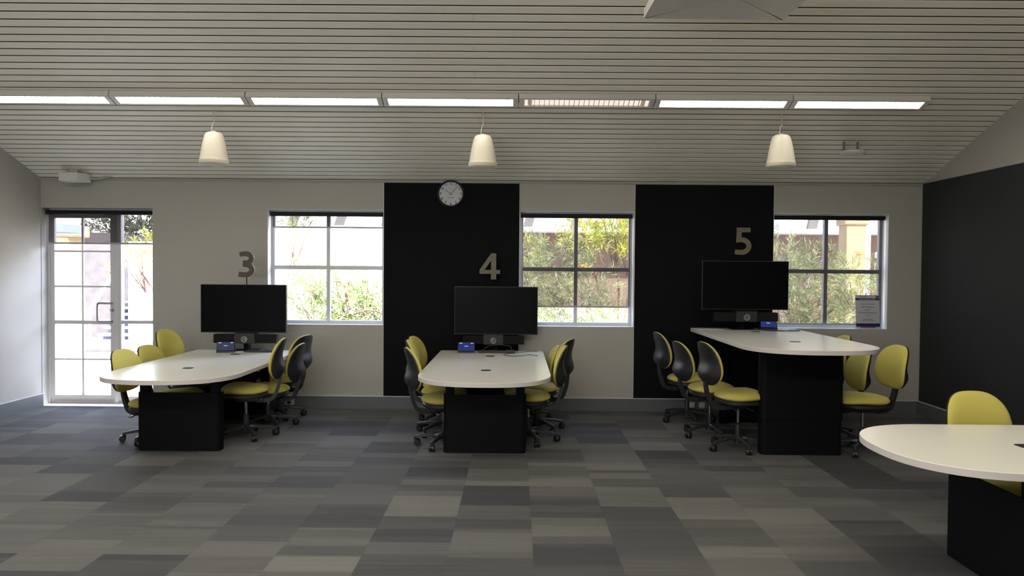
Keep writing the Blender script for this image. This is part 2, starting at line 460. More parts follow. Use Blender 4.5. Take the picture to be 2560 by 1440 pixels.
drops = [568, 765, 808]
BL = [2.165, 1.235, 1.05]
labs = ['roller blind barely lowered in the window between number 3 and the clock panel',
        'roller blind lowered most of the way in the window between the two black panels',
        'roller blind lowered to the sill in the window behind table 5, rightmost window']
def blind(x0, x1, ztop, zbot, y, label):
    o = thing('roller_blind', label, 'blind', ((x0+x1)/2, y, zbot), group='roller blinds'); hw = (x1-x0)/2; H = ztop-zbot
    MB().box(-hw, hw, -.03, .03, H-.05, H, .012, seg=3).build('headrail', M['railblk'], o)
    MB().box(-hw+.02, hw-.02, .006, .0065, .012, H-.045).build('blind_fabric', M['blind'], o)
    MB().box(-hw+.018, hw-.018, 0, .012, -.006, .014, .003).build('bottom_bar', M['bar'], o)
    MB().tube([(hw-.01, -.012, H-.05), (hw-.01, -.014, H*.5), (hw-.01, -.012, min(.0, H-.9))], .0016, 6).build('pull_chain', M['wire'], o)
for k, (a, b) in enumerate(WINS):
    blind(a+.012, b-.012, 2.352, BL[k], 9.28, labs[k])
blind(DX0+.01, DX1-.006, 2.352, 1.952, 9.28, 'roller blind partly lowered over the glazed door and its side pane')

d = thing('door_1', None, None, (0, YW, 0), kind='structure')
mb = MB()
mb.box(DX0, DX0+.02, -.02, .08, 0, DZ1).box(DX0, DX1, -.02, .08, DZ1-.035, DZ1, .002)
mb.box(-4.868, -4.822, -.02, .08, 0, DZ1-.035, .003).box(DX1-.03, DX1, -.02, .08, 0, DZ1-.035, .003)
mb.box(-4.822, DX1-.03, -.01, .07, 0, .10, .003).box(-4.789, DX1-.03, -.008, .068, .985, 1.025, .003)
mb.box(-4.822, -4.79, -.01, .07, .10, DZ1-.035, .003)
mb.box(DX0, DX1, -.03, .08, -.0, .012)
mb.build('door_frame', M['dooral'], d)
leaf = MB(); zs = [.112, .548, .999, 1.435, 1.861, 2.263]
leaf.box(-5.655, -5.605, 0, .045, .015, 2.335, .003).box(-4.925, -4.872, 0, .045, .015, 2.335, .003)
leaf.box(-5.605, -4.925, 0, .045, .015, .112, .003).box(-5.605, -4.925, 0, .045, 2.263, 2.335, .003)
for z, t in ((.548, .009), (.999, .022), (1.435, .011), (1.861, .011)): leaf.box(-5.605, -4.925, .004, .04, z-t, z+t, .002)
leaf.box(-5.277, -5.257, .006, .038, .112, 2.263, .002)
lf = leaf.build('door_leaf', M['dooral'], d)
MB().box(-5.605, -4.925, .020, .025, .112, 2.263).build('glass_pane', M['glass'], lf)
MB().box(-4.79, DX1-.03, .02, .025, .10, DZ1-.035).build('glass_pane', M['glass'], d)
MB().tube(bez([(-4.905, 0, 1.235), (-4.915, -.055, 1.235), (-4.945, -.06, 1.235), (-5.03, -.06, 1.235), (-5.052, -.06, 1.21), (-5.052, -.06, 1.03), (-5.03, -.06, 1.012), (-4.945, -.06, 1.012), (-4.915, -.055, 1.012), (-4.905, 0, 1.012)], 5), .0135, 10).build('door_handle', M['steel'], lf, smooth=50)
MB().lathe([(.001, -.03), (.017, -.03), (.017, 0), (.001, 0)], 16, Matrix.Translation((-4.90, 0, 1.15)) @ Matrix.Rotation(R(-90), 4, 'X')).build('door_lock', M['steel'], lf)

# ------------------------------------------------------------------ tables
def table_outline(hw, L, D=.59, n=2.42, back=True):
    pts = []
    K = 34
    for k in range(K+1):                                   # curved nose from left shoulder over the tip to the right shoulder
        t = -1+2*k/K
        x = math.sin(t*PI/2)
        y = D*(1-(max(0, 1-abs(x)**n))**(1/n))
        pts.append((hw*x, y))
    r = .035
    for cx, a0 in ((hw-r, 0), (-hw+r, 90)):
        for k in range(6):
            a = R(a0+90*k/5); pts.append((cx+r*math.cos(a), L-r+r*math.sin(a)))
    return pts

def make_table(label, loc, rz, L, zt, raised=False):
    """local +Y runs from the rounded nose to the straight back end"""
    t = thing('meeting_table', label, 'table', loc, rz, 'white meeting tables with rounded noses')
    hw = .597; th = .040
    out = table_outline(hw, L)
    mb = MB().prism(out, zt-th, zt, bev=.0025)
    mb.mi = [1]*len(mb.mi); mb.mi[-1] = 0
    mb.build('tabletop', [M['laminate'], M['edge']], t, smooth=35)
    for gy in (.82, 2.02):
        g = MB().prism(rrect(-.045, .045, gy-.04, gy+.04, .018), zt+.0003, zt+.003)
        g.build('cable_grommet', M['ink'], t)
    for q, (py, sg) in enumerate(((.60, 1), (L-.42, -1))):
        # shroud with rounded upright corners round the two lifting columns
        w2 = .378
        zt2 = zt-th-.012 if raised else .535
        zb = .325 if raised else .004
        def shroud(w2, z0, z1, y0):
            p = []
            r = .045
            for cx, a0 in ((-w2+r, 180), (w2-r, 270)):
                for k in range(7):
                    a = R(a0+90*k/6); p.append((cx+r*math.cos(a), r+r*math.sin(a)))
            p = [(-w2, .10)]+p+[(w2, .10)]
            inn = [(x*(w2-.012)/w2, y+(.012 if y < .09 else 0)) for x, y in p][::-1]
            ring = [(x, y0+(y if sg > 0 else -y)) for x, y in p+inn]
            return MB().prism(ring, z0, z1)
        ob = shroud(w2, zb, zt2, py)
        ob.build('base_panel', M['tblack'], t, smooth=30)
        if raised:
            shroud(w2-.007, .004, .36, py+.008*sg).build('base_panel', M['tblack'], t, smooth=30)
        for sx in (-1, 1):
            a, b = sorted((sx*(w2-.018), sx*(w2-.095)))
            y0, y1 = sorted((py+.016*sg, py+.09*sg))
            MB().box(a, b, y0, y1, .004, zt-th-.001, .008).build('leg', M['tblack'], t)
        a, b = sorted((py+.1*sg, py+.14*sg))
        MB().box(-w2-.02, w2+.02, a, b, zt-th-.045, zt-th-.001, .004).build('cross_rail', M['tblack'], t)
    MB().box(-.03, .03, .70, L-.52, zt-th-.05, zt-th-.001, .004).build('spine_rail', M['tblack'], t)
    return t

ZT, ZT5 = .73, 1.02
make_table('low white meeting table beneath number 3, near the glazed door', (-3.07, 6.38, 0), 0, 2.50, ZT)
make_table('white meeting table beneath number 4, in the middle of the room', (-.28, 6.40, 0), 0, 2.60, ZT)
make_table('white meeting table beneath number 5, raised to standing height', (2.62, 6.43, 0), 0, 2.55, ZT5, True)
make_table('white meeting table in the right foreground, cut by the photo edge', (1.97, 4.22, 0), R(-90), 2.62, ZT)

# ------------------------------------------------------------------ chairs
def pad(hw, hh, front, nr=9, na=40, p=2.9, top=.11, fwd=None, shift=None):
    """pad outline in (y, z): returns closed mesh verts/faces; fwd(y,z,r,side) gives x"""
    vs = []; fs = []
    def ring(r, side):
        for k in range(na):
            a = 2*PI*k/na; c, s_ = math.cos(a), math.sin(a)
            y = hw*math.copysign(abs(c)**(2/p), c)*r; z = hh*math.copysign(abs(s_)**(2/p), s_)*r
            y *= 1-top*(z/hh) - .10*max(0, -z/hh)**2
            vs.append((fwd(y, z, r, side), y, z))
    rr = [math.sin(PI/2*i/nr) for i in range(1, nr+1)]
    vs.append((fwd(0, 0, 0, 1), 0, 0))
    for r in rr: ring(r, 1)
    for r in rr[::-1]: ring(r, -1)
    vs.append((fwd(0, 0, 0, -1), 0, 0))
    n = 2*nr
    for k in range(na): fs.append((0, 1+k, 1+(k+1) % na))
    for i in range(n-1):
        for k in range(na):
            a = 1+i*na+k; b = 1+i*na+(k+1) % na
            fs.append((a, a+na, b+na, b))
    e = 1+n*na
    for k in range(na): fs.append((e, e-na+(k+1) % na, e-na+k))
    return vs, fs

HB = .203; SH = .50
def spine(y, z):
    t = (z+HB)/(2*HB)
    return .45*y*y-.17*(t-.30)**2

def make_chair():
    t = thing('task_chair', 'x', 'chair')
    # seat cushion: domed, waterfall front (+X)
    vs = []; fs = []
    def seatpt(x, y, r, side):
        e = math.sqrt(max(0, 1-r**4.2))
        drop = -.040*max(0, (x-.06)/.18)**2 if x > .06 else 0
        rise = .012*max(0, (-x-.1)/.1)
        return .455+.07*x+drop+rise+(e*.060 if side > 0 else -e*.034) - (.010*(1-abs(y)/.24) if side > 0 and x < .1 else 0)*.8
    na, nr = 44, 9
    def ring(r, side):
        for k in range(na):
            a = 2*PI*k/na; c, s_ = math.cos(a), math.sin(a)
            x = .232*math.copysign(abs(c)**.78, c)*r; y = .238*math.copysign(abs(s_)**.78, s_)*r
            y *= 1-.12*(-x/.232 if x < 0 else 0)
            vs.append((x+.015, y, seatpt(x, y, r, side)))
    rr = [math.sin(PI/2*i/nr) for i in range(1, nr+1)]
    vs.append((.015, 0, seatpt(0, 0, 0, 1)))
    for r in rr: ring(r, 1)
    for r in rr[::-1]: ring(r, -1)
    vs.append((.015, 0, seatpt(0, 0, 0, -1)))
    for k in range(na): fs.append((0, 1+k, 1+(k+1) % na))
    for i in range(2*nr-1):
        for k in range(na):
            a = 1+i*na+k; b = 1+i*na+(k+1) % na
            fs.append((a, a+na, b+na, b))
    e = 1+2*nr*na
    for k in range(na): fs.append((e, e-na+(k+1) % na, e-na+k))
    MB().add(vs, fs).build('seat', M['fabric'], t, smooth=60)
    # pan under the seat and the tilt mechanism
    mb = MB()
    pv = [(x*.93 if True else x, y*.93) for x, y in [(.232*math.copysign(abs(math.cos(a))**.78, math.cos(a))+.012, .238*math.copysign(abs(math.sin(a))**.78, math.sin(a))) for a in [2*PI*k/36 for k in range(36)]]]
    mb.prism(pv, .392, .428, bev=.008)
    mb.box(-.13, .10, -.07, .07, .338, .392, .012).box(-.17, -.10, -.045, .045, .325, .375, .01)
    mb.build('seat_pan', M['shell'], t, smooth=40)
    lv = MB().tube(bez([(.03, -.06, .365), (.03, -.17, .362), (.03, -.235, .355)], 4), .006, 8)
    lv.build('height_lever', M['chrome'], t, smooth=50)
    lv = MB().tube(bez([(-.10, -.06, .358), (-.10, -.15, .352), (-.10, -.20, .350)], 4), .006, 8)
    lv.box(-.115, -.085, -.235, -.19, .343, .357, .005)
    lv.build('tilt_lever', M['chrome'], t, smooth=50)
    # gas lift: chrome piston over a black sleeve
    gl = MB().lathe([(.014, .20), (.014, .345)], 20)
    gl.build('gas_piston', M['chrome'], t, smooth=50)
    MB().lathe([(.027, .075), (.027, .20), (.021, .235), (.021, .237)], 20).build('lift_sleeve', M['base'], t, smooth=50)
    # five star base
    mb = MB().lathe([(.030, .062), (.046, .066), (.046, .118), (.034, .128)], 24)
    for q in range(5):
        a = 2*PI*q/5
        rot = Matrix.Rotation(a, 4, 'Z')
        n = 9; vv = []; ff = []
        for i in range(n):
            s_ = i/(n-1); x = .03+.245*s_; z = .112-.030*s_**1.8; w = .025-.006*s_; h = .034-.012*s_
            for (yy, zz) in ((-w, -h*.5), (-w*.95, h*.2), (-w*.5, h*.5), (w*.5, h*.5), (w*.95, h*.2), (w, -h*.5), (w*.6, -h*.6), (-w*.6, -h*.6)):
                vv.append((x, yy, z+zz))
        for i in range(n-1):
            for k in range(8): ff.append((i*8+k, i*8+(k+1) % 8, (i+1)*8+(k+1) % 8, (i+1)*8+k))
        ff.append(list(range(8))[::-1]); ff.append([(n-1)*8+k for k in range(8)])
        mb.add(vv, ff, rot)
        mb.lathe([(.004, .052), (.017, .056), (.018, .088), (.010, .094)], 12, rot @ Matrix.Translation((.272, 0, 0)))
    star = mb.build('star_base', M['base'], t, smooth=45)
    for q in range(5):
        a = 2*PI*q/5; sw = [.9, 2.3, -.6, 4.0, 1.7][q]
        mt = Matrix.Translation((.272*math.cos(a), .272*math.sin(a), 0)) @ Matrix.Rotation(sw, 4, 'Z') @ Matrix.Translation((.016, 0, 0))
        c = MB()
        for s_ in (-1, 1):
            c.lathe([(.004, 0), (.023, 0), (.0298, .004), (.0298, .016), (.025, .022), (.004, .022)], 20, mt @ Matrix.Translation((0, s_*.0045, .0302)) @ Matrix.Rotation(-s_*PI/2, 4, 'X'))
        c.box(-.020, .012, -.0045, .0045, .022, .055, .002, mt)
        # hood over the wheels
        hd = []
        for yy in (-.022, .022):
            for k in range(7):
                an = R(20+140*k/6); hd.append((.0335*math.cos(an), yy, .031+.0335*math.sin(an)))
        c.add(hd, [(k, k+1, k+8, k+7) for k in range(6)], mt)
        c.build('caster', M['rubber'], star, smooth=40)
    # backrest: yellow cushion, black shell with a lumbar bulge, flat bar
    XB = -.28
    def cf(y, z, r, side):
        e = math.sqrt(max(0, 1-r**7))
        return XB+spine(y, z)+(e*.030 if side > 0 else -.016*e)
    v_, f_ = pad(.226, HB, 1, fwd=cf)
    MB().add([(x, y, z+.785) for x, y, z in v_], f_).build('backrest', M['fabric'], t, smooth=60)
    def sf(y, z, r, side):
        tt = (z+HB)/(2*HB); e = max(0, 1-r**4.5)
        bul = .026+.054*math.exp(-((tt-.22)/.23)**2)
        if side > 0: return XB+spine(y, z)-.012
        return XB+spine(y, z)-.020-e*bul-(.0 if r < .9 else 0)
    v_, f_ = pad(.222, HB*.985, 1, fwd=sf)
    MB().add([(x, y, z+.785) for x, y, z in v_], f_).build('back_shell', M['shell'], t, smooth=60)
    pth = bez([(-.10, 0, .348), (-.19, 0, .346), (-.262, 0, .372), (-.298, 0, .45), (-.322, 0, .54), (-.330, 0, .66)], 6)
    mb = MB(); vv = []; ff = []
    for i, p in enumerate(pth):
        tn = (Vector(pth[min(i+1, len(pth)-1)])-Vector(pth[max(i-1, 0)])).normalized(); nn = Vector((tn.z, 0, -tn.x))
        w = .032-.003*i/len(pth)
        hh = .021-.010*i/len(pth)
        for yy, h in ((-w, -hh), (w, -hh), (w, hh), (-w, hh)): vv.append(Vector(p)+nn*h+Vector((0, yy, 0)))
    for i in range(len(pth)-1):
        for k in range(4): ff.append((i*4+k, i*4+(k+1) % 4, (i+1)*4+(k+1) % 4, (i+1)*4+k))
    ff.append((3, 2, 1, 0)); ff.append([len(vv)-4+k for k in range(4)])
    mb.add(vv, ff).build('back_bar', M['shell'], t, smooth=50)
    return t

proto = make_chair(); first = [True]
def chair(x, y, face, ds, db, rb, label, lean=0.):
    """face: heading of the sitter in degrees; ds / db: seat and backrest height changes; rb: base turn"""
    o = proto if first[0] else copy_tree(proto)
    first[0] = False
    o.location = (x+.045*math.cos(R(face)), y+.045*math.sin(R(face)), 0); o.rotation_euler = (0, 0, R(face)); o['label'] = label
    o['group'] = 'yellow and black task chairs'
    for c in o.children:
        n = c.name.split('.')[0]
        if n in ('seat', 'seat_pan', 'height_lever', 'tilt_lever', 'gas_piston'): c.location.z = ds
        if n in ('back_bar',): c.location.z = ds
        if n in ('backrest', 'back_shell'): c.location.z = db
        if n == 'star_base': c.rotation_euler.z = R(rb-face)
    return o
# table 3
chair(-3.52, 7.39, -8, -.08, -.11, -26, 'yellow task chair left of table 3, nearest the camera, low back before the door')
chair(-3.55, 7.97, -8, -.10, -.125, 10, 'yellow task chair left of table 3, middle one, low back before the side pane')
chair(-3.60, 8.47, -10, -.02, .0, 18, 'yellow task chair left of table 3, nearest the window wall, tallest of its side')
chair(-2.62, 7.60, 190, .02, -.005, 18, 'task chair right of table 3 with its whole yellow seat in view')
chair(-2.57, 8.12, 180, -.06, -.10, 18, 'task chair right of table 3, middle one, black shell overlapping its neighbours')
chair(-2.63, 8.62, 166, -.03, -.05, 18, 'task chair right of table 3, nearest the white wall, dark shell turned away')
# table 4
chair(-.72, 7.30, 16, -.01, -.045, 36, 'task chair left of table 4, nearest the camera, black shell edge showing')
chair(-.79, 7.86, 4, -.02, -.03, 18, 'task chair left of table 4, middle one, half hidden by the nearest')
chair(-.84, 8.44, -10, -.04, -.05, 18, 'task chair left of table 4, nearest the black panel, yellow back turned to the camera')
chair(.17, 7.50, 176, -.01, -.04, 0, 'task chair right of table 4, nearest the camera, black shell toward the white wall')
chair(.27, 8.03, 160, -.01, -.015, 18, 'task chair right of table 4, middle one, tallest back of that side')
chair(.16, 8.52, 182, -.10, -.14, 18, 'task chair right of table 4, nearest the white wall, lowest narrow sliver of yellow')
# table 5
chair(2.06, 7.27, 8, .05, .03, -12, 'task chair left of table 5, nearest the camera, full yellow seat in view')
chair(1.94, 7.86, 8, .03, -.02, -6, 'task chair left of table 5, middle one, black shell facing the camera')
chair(1.88, 8.64, 6, .02, .01, -10, 'task chair left of table 5, nearest the black panel')
chair(3.285, 7.20, 188, .04, .012, 18, 'task chair right of table 5, nearest the camera, whole yellow back in view')
chair(3.20, 7.76, 182, -.06, -.09, 18, 'task chair right of table 5, middle one, half hidden behind the raised top')
chair(3.32, 8.50, 180, -.02, .0, 18, 'task chair right of table 5, only its yellow top showing over the table')
# table in the foreground
chair(3.08, 4.86, -84, -.09, -.10, 30, 'yellow task chair behind the foreground table at the right edge')

# ------------------------------------------------------------------ screens, conference bars, numbers
def stroke(pts, ws, thick):
    """a flat stroke of varying width in XY, extruded"""
    pts = [Vector((p[0], p[1])) for p in pts]; n = len(pts); l = []; r = []
    for i, p in enumerate(pts):
        t = (pts[min(i+1, n-1)]-pts[max(i-1, 0)]).normalized(); nn = Vector((-t.y, t.x)); w = ws[i]/2 if isinstance(ws, list) else ws/2
        l.append(p+nn*w); r.append(p-nn*w)
    vs = [(q.x, q.y, z) for z in (0, thick) for q in l+r]; fs = []
    N2 = 2*n
    for i in range(n-1):
        fs.append((i, n+i, n+i+1, i+1)); fs.append((N2+i, N2+i+1, N2+n+i+1, N2+n+i))
        fs.append((i, i+1, N2+i+1, N2+i)); fs.append((n+i, N2+n+i, N2+n+i+1, n+i+1))
    fs.append((0, N2, N2+n, n)); fs.append((n-1, 2*n-1, N2+2*n-1, N2+n-1))
    return vs, fs

def numeral(ch, H, T):
    mb = MB(); W = .205*H
    if ch == '3':
        def arc(cx, cy, rx, ry, a0, a1, n=22): return [(cx+rx*math.cos(R(a0+(a1-a0)*k/n)), cy+ry*math.sin(R(a0+(a1-a0)*k/n))) for k in range(n+1)]
        up = [(-.245*H, .872*H), (-.15*H, .886*H)]+arc(-.02*H, .725*H, .215*H, .172*H, 95, -75)+[(-.04*H, .553*H), (-.12*H, .545*H)]
        lo = [(-.12*H, .497*H), (-.04*H, .49*H)]+arc(-.03*H, .305*H, .245*H, .190*H, 80, -95)+[(-.17*H, .118*H), (-.28*H, .142*H)]
        for q, path in enumerate((up, lo)):
            mb.add(*stroke(path, [.19*H if i > 1 else .17*H for i in range(len(path))], T-.0006*q), Matrix.Translation((0, 0, .0003*q)))
    if ch == '4':
        mb.prism([(.02*H, 0), (.22*H, 0), (.22*H, 1*H), (.02*H, 1*H)], 0, T)
        mb.prism([(-.42*H, .215*H), (.02*H, .215*H), (.02*H, .365*H), (-.42*H, .365*H)], 0, T)
        mb.prism([(.22*H, .215*H), (.37*H, .215*H), (.37*H, .365*H), (.22*H, .365*H)], 0, T)
        mb.prism([(-.42*H, .365*H), (-.225*H, .365*H), (.02*H, .725*H), (.02*H, 1*H)], 0, T)
    if ch == '5':
        mb.prism([(-.24*H, .83*H), (.27*H, .83*H), (.27*H, 1*H), (-.24*H, 1*H)], 0, T)
        mb.prism([(-.25*H, .44*H), (-.07*H, .50*H), (-.055*H, .83*H), (-.24*H, .83*H)], 0, T)
        a = [(-.20*H, .525*H), (-.08*H, .55*H)]+[(-.04*H+.255*H*math.cos(R(85-180*k/24)), .318*H+.232*H*math.sin(R(85-180*k/24))) for k in range(25)]+[(-.18*H, .09*H), (-.295*H, .112*H)]
        mb.add(*stroke(a, [.15*H, .165*H]+[.185*H]*25+[.175*H, .165*H], T-.0006), Matrix.Translation((0, 0, .0003)))
    return mb

def station(n, cx, yT, z0, z1, zt, colbase, barx, barz, name):
    hi = z1-z0
    tv = thing('television', 'flat black television screen below number %s' % n, 'television', (cx, yT, z0), group='wall side televisions')
    MB().box(-.485, .485, .004, .05, 0, hi, .004).build('screen_frame', M['tvb'], tv)
    MB().box(-.478, .478, .0, .006, .010, hi-.007).build('screen', M['tv'], tv)
    MB().box(-.22, .22, .05, .075, .08, hi-.1, .006).build('rear_housing', M['tvb'], tv)
    st = thing('screen_stand', 'slim black stand carrying the television below number %s' % n, 'stand', (cx, yT+.09, colbase), group='screen stands')
    MB().box(-.028, .028, 0, .09, .008, z0+.3-colbase, .004).build('column', M['tblack'], st)
    MB().box(-.13, .13, -.05, .10, .001, .009, .002).build('foot_plate', M['tblack'], st)
    MB().box(-.15, .15, -.008, .012, z0-colbase+.08, z0-colbase+.22, .002).build('mount_plate', M['tblack'], st)
    b = thing('conference_bar', 'black soundbar with round camera under the screen numbered %s' % n, 'speaker', (barx, yT-.045, barz), group='camera soundbars')
    h = .098
    MB().box(-.355, .355, -.005, .09, 0, h, .005).build('speaker_body', M['barblk'], b)
    MB().box(-.115, .115, -.020, .09, -.004, h+.012, .004).build('camera_housing', M['bargrey'], b)
    fr = Matrix.Translation((.0, -.020, .045)) @ Matrix.Rotation(R(90), 4, 'X')
    MB().lathe([(.031, 0), (.036, .006), (.034, .012), (.028, .010), (.028, 0)], 32, fr, cap=False).lathe([(.018, .002), (.021, .008), (.018, .010), (.016, .002)], 28, fr, cap=False).build('lens_ring', M['lens'], b, smooth=40)
    MB().lathe([(.03, 0), (.029, .004), (.012, .007), (.001, .008)], 28, fr).build('lens', M['lensd'], b, smooth=40)
    MB().box(-.14, .14, .03, .1, h+.012, z0-barz-.001).build('bar_bracket', M['tblack'], b)
    s = thing('number_sign', 'large %s numeral %s on a thin pole above the television' % (name, n), 'sign', (cx+{'3': .010, '4': -.07, '5': -.014}[n], yT+.080, z1-.06), group='table number signs')
    H = .305
    nz = (1.562 if n != '5' else 1.868)-(z1-.06)
    nmat = M['numeral'] if n == '3' else M['numgold']
    o = numeral(n, H, .012); o.build('numeral', nmat, s, loc=(0, -.006, nz)); s.children[-1].rotation_euler = (R(90), 0, 0)
    MB().tube([(0, .004, -.25), (0, .004, nz+.04)], .006, 10).build('pole', M['tblack'], s)

station('3', -3.085, 8.70, .942, 1.487, ZT, ZT+.001, -3.05, .829, 'dark bronze')
station('4', -.235, 8.965, .921, 1.480, ZT, .002, -.262, .813, 'dull gold')
station('5', 2.570, 8.68, 1.249, 1.796, ZT5, ZT5+.001, 2.572, 1.121, 'dull gold')

def console(x, y, z, rz, mat, label):
    t = thing('touch_console', label, 'tablet', (x, y, z), R(rz), 'touch control consoles')
    w = .095
    prof = [(-.06, 0), (.05, 0), (.035, .012), (.012, .112), (.004, .115), (-.045, .022), (-.06, .016)]
    n = len(prof)
    vs = [(sx*w, a, b) for sx in (-1, 1) for a, b in prof]
    MB().add(vs, [list(range(n)), list(range(n, 2*n))[::-1]]+[(k, (k+1) % n, (k+1) % n+n, k+n) for k in range(n)]).build('console_body', M['tvb'], t)
    p0 = Vector((0, -.045, .022)); p1 = Vector((0, .004, .115)); dd = p1-p0; nn = Vector((0, -dd.z, dd.y)).normalized()
    def quad(x0, x1, a, b, h):
        return [Vector((x0, 0, 0))+p0+dd*a+nn*h, Vector((x1, 0, 0))+p0+dd*a+nn*h, Vector((x1, 0, 0))+p0+dd*b+nn*h, Vector((x0, 0, 0))+p0+dd*b+nn*h]
    def slab(mb, x0, x1, a, b, h0, h1):
        mb.add(quad(x0, x1, a, b, h0)+quad(x0, x1, a, b, h1), [(0, 1, 2, 3), (7, 6, 5, 4), (0, 4, 5, 1), (1, 5, 6, 2), (2, 6, 7, 3), (3, 7, 4, 0)])
        return mb
    slab(MB(), -.084, .084, .06, .95, .0005, .0015).build('touch_screen', mat, t)
    mk = MB(); slab(mk, -.078, -.045, .86, .92, .0016, .002); slab(mk, .05, .078, .86, .92, .0016, .002); slab(mk, -.02, .02, .52, .57, .0016, .002)
    mk.build('screen_marks', M['lcdw'], t)
console(-3.245, 8.60, ZT+.001, 12, M['lcdd'], 'small black touch console with dim screen on the table beneath number 3')
console(-.565, 8.78, ZT+.001, 0, M['lcd'], 'small black touch console with blue screen on the table beneath number 4')
console(2.870, 8.80, ZT5+.001, -8, M['lcd'], 'small black touch console with blue screen on the raised table')

kb = thing('keyboard', 'slim black keyboard lying at the back of table 3', 'keyboard', (-2.88, 8.66, ZT+.001), 0)
MB().box(-.17, .17, -.055, .055, 0, .012, .004).build('keyboard_tray', M['tvb'], kb)
ky = MB()
for r_ in range(4):
    for c in range(14): ky.box(-.162+c*.0232, -.162+c*.0232+.020, -.048+r_*.024, -.048+r_*.024+.020, .012, .016)
ky.build('keys', M['shell'], kb)
tag(MB().tube(bez([(-2.80, 8.80, .735), (-2.83, 8.74, .752), (-2.86, 8.70, .755), (-2.79, 8.62, .756), (-2.74, 8.60, .752)], 6), .003, 6).build('cable', M['cable']), 'short black cable lying over the keyboard on table 3', 'cable')

dk = thing('cable_dock', 'low black dock with plugs at the back of table 4', 'dock', (-.24, 8.78, ZT+.001))
MB().box(-.19, .17, -.035, .045, 0, .028, .006).build('dock_body', M['tvb'], dk)
MB().box(.12, .23, -.055, .02, .0, .036, .008).build('plug', M['shell'], dk)
zt = ZT+.004
tag(MB().tube(bez([(-.40, 8.70, zt), (-.33, 8.72, .80), (-.22, 8.73, .825), (-.08, 8.73, .815), (-.05, 8.73, .785), (-.06, 8.735, .767)], 8), .0045, 8).build('cable', M['cable'], smooth=50), 'thick black cable arching over the dock on table 4', 'cable')
tag(MB().tube(bez([(-.02, 8.71, zt+.004), (-.11, 8.62, zt), (-.13, 8.52, zt), (-.05, 8.42, zt), (.06, 8.45, zt), (.13, 8.56, zt), (.17, 8.55, zt), (.24, 8.46, zt)], 8), .003, 8).build('cable', M['cable'], smooth=50), 'thin black cable curling across the white top of table 4', 'cable')
tag(MB().tube(bez([(.0, 8.80, zt+.003), (.08, 8.84, zt), (.17, 8.93, zt), (.25, 8.96, zt)], 8), .0025, 8).build('cable', M['cable'], smooth=50), 'thin cable running to the back edge of table 4', 'cable')
z5 = ZT5+.004
tag(MB().tube(bez([(2.70, 8.76, z5), (2.70, 8.70, z5), (2.75, 8.64, z5), (2.95, 8.60, z5), (3.05, 8.52, z5), (3.16, 8.60, z5), (3.10, 8.66, z5), (2.98, 8.56, z5), (2.86, 8.52, z5), (2.74, 8.60, z5)], 8), .0032, 8).build('cable', M['cable'], smooth=50), 'black cable looping on the raised top of table 5', 'cable')
tag(MB().box(-.16, .16, -.10, .10, 0, .006, .002, Matrix.Translation((2.18, 8.78, ZT5+.001)) @ Matrix.Rotation(R(8), 4, 'Z')).build('paper_sheets', M['outlet']), 'thin pale stack of papers at the back left of table 5', 'papers')

# ------------------------------------------------------------------ clock
ck = thing('wall_clock', 'round wall clock with black rim high on the black panel', 'clock', (-.785, YB-.021, 2.572))
W90 = ROT_WALL
MB().lathe([(.138, 0), (.158, 0), (.162, .012), (.158, .034), (.150, .038), (.146, .030), (.138, .024)], 56, W90, cap=False).build('rim', M['tvb'], ck, smooth=40)
MB().lathe([(.001, 0), (.148, 0), (.148, .014), (.001, .014)], 56, W90, cap=False).build('clock_face', M['clockf'], ck)
def text_mesh(body, size, ext, bold=0.):
    cu = bpy.data.curves.new('t', 'FONT'); cu.body = body; cu.size = size; cu.extrude = ext; cu.offset = bold
    cu.align_x = 'CENTER'; cu.align_y = 'CENTER'; cu.resolution_u = 3
    ob = bpy.data.objects.new('t', cu); COL.objects.link(ob)
    dg = bpy.context.evaluated_depsgraph_get(); me = bpy.data.meshes.new_from_object(ob.evaluated_get(dg))
    vs = [v.co.copy() for v in me.vertices]; fs = [list(p.vertices) for p in me.polygons]
    bpy.data.objects.remove(ob); bpy.data.curves.remove(cu); bpy.data.meshes.remove(me)
    return vs, fs
mb = MB()
for h in range(1, 13):
    a = R(90-30*h)
    v_, f_ = text_mesh(str(h), .044, .0006, .0012)
    mb.add(v_, f_, W90 @ Matrix.Translation((.122*math.cos(a), .122*math.sin(a), .0150)))
mb.build('clock_numerals', M['ink'], ck)
def hand(ang, ln, tail, w, h, name, mat):
    m4 = W90 @ Matrix.Translation((0, 0, h)) @ Matrix.Rotation(R(-ang), 4, 'Z')
    MB().box(-w/2, w/2, -tail, ln, 0, .001, mat=m4).build(name, mat, ck)
hand(304, .082, .022, .0055, .0160, 'hour_hand', M['ink'])
hand(43.5, .128, .025, .0050, .0180, 'minute_hand', M['ink'])
hand(236, .10, .02, .0015, .0200, 'second_hand', M['ink'])
mb = MB(); mb.box(-.040, .040, -.050, -.044, .0143, .0148, mat=W90); mb.build('maker_mark', M['inkg'], ck)
MB().lathe([(.006, .014), (.006, .022), (.001, .023)], 14, W90).build('hub', M['ink'], ck)
MB().lathe([(.1465, .026), (.1465, .028)], 48, W90).build('clock_glass', M['acrylic'], ck)

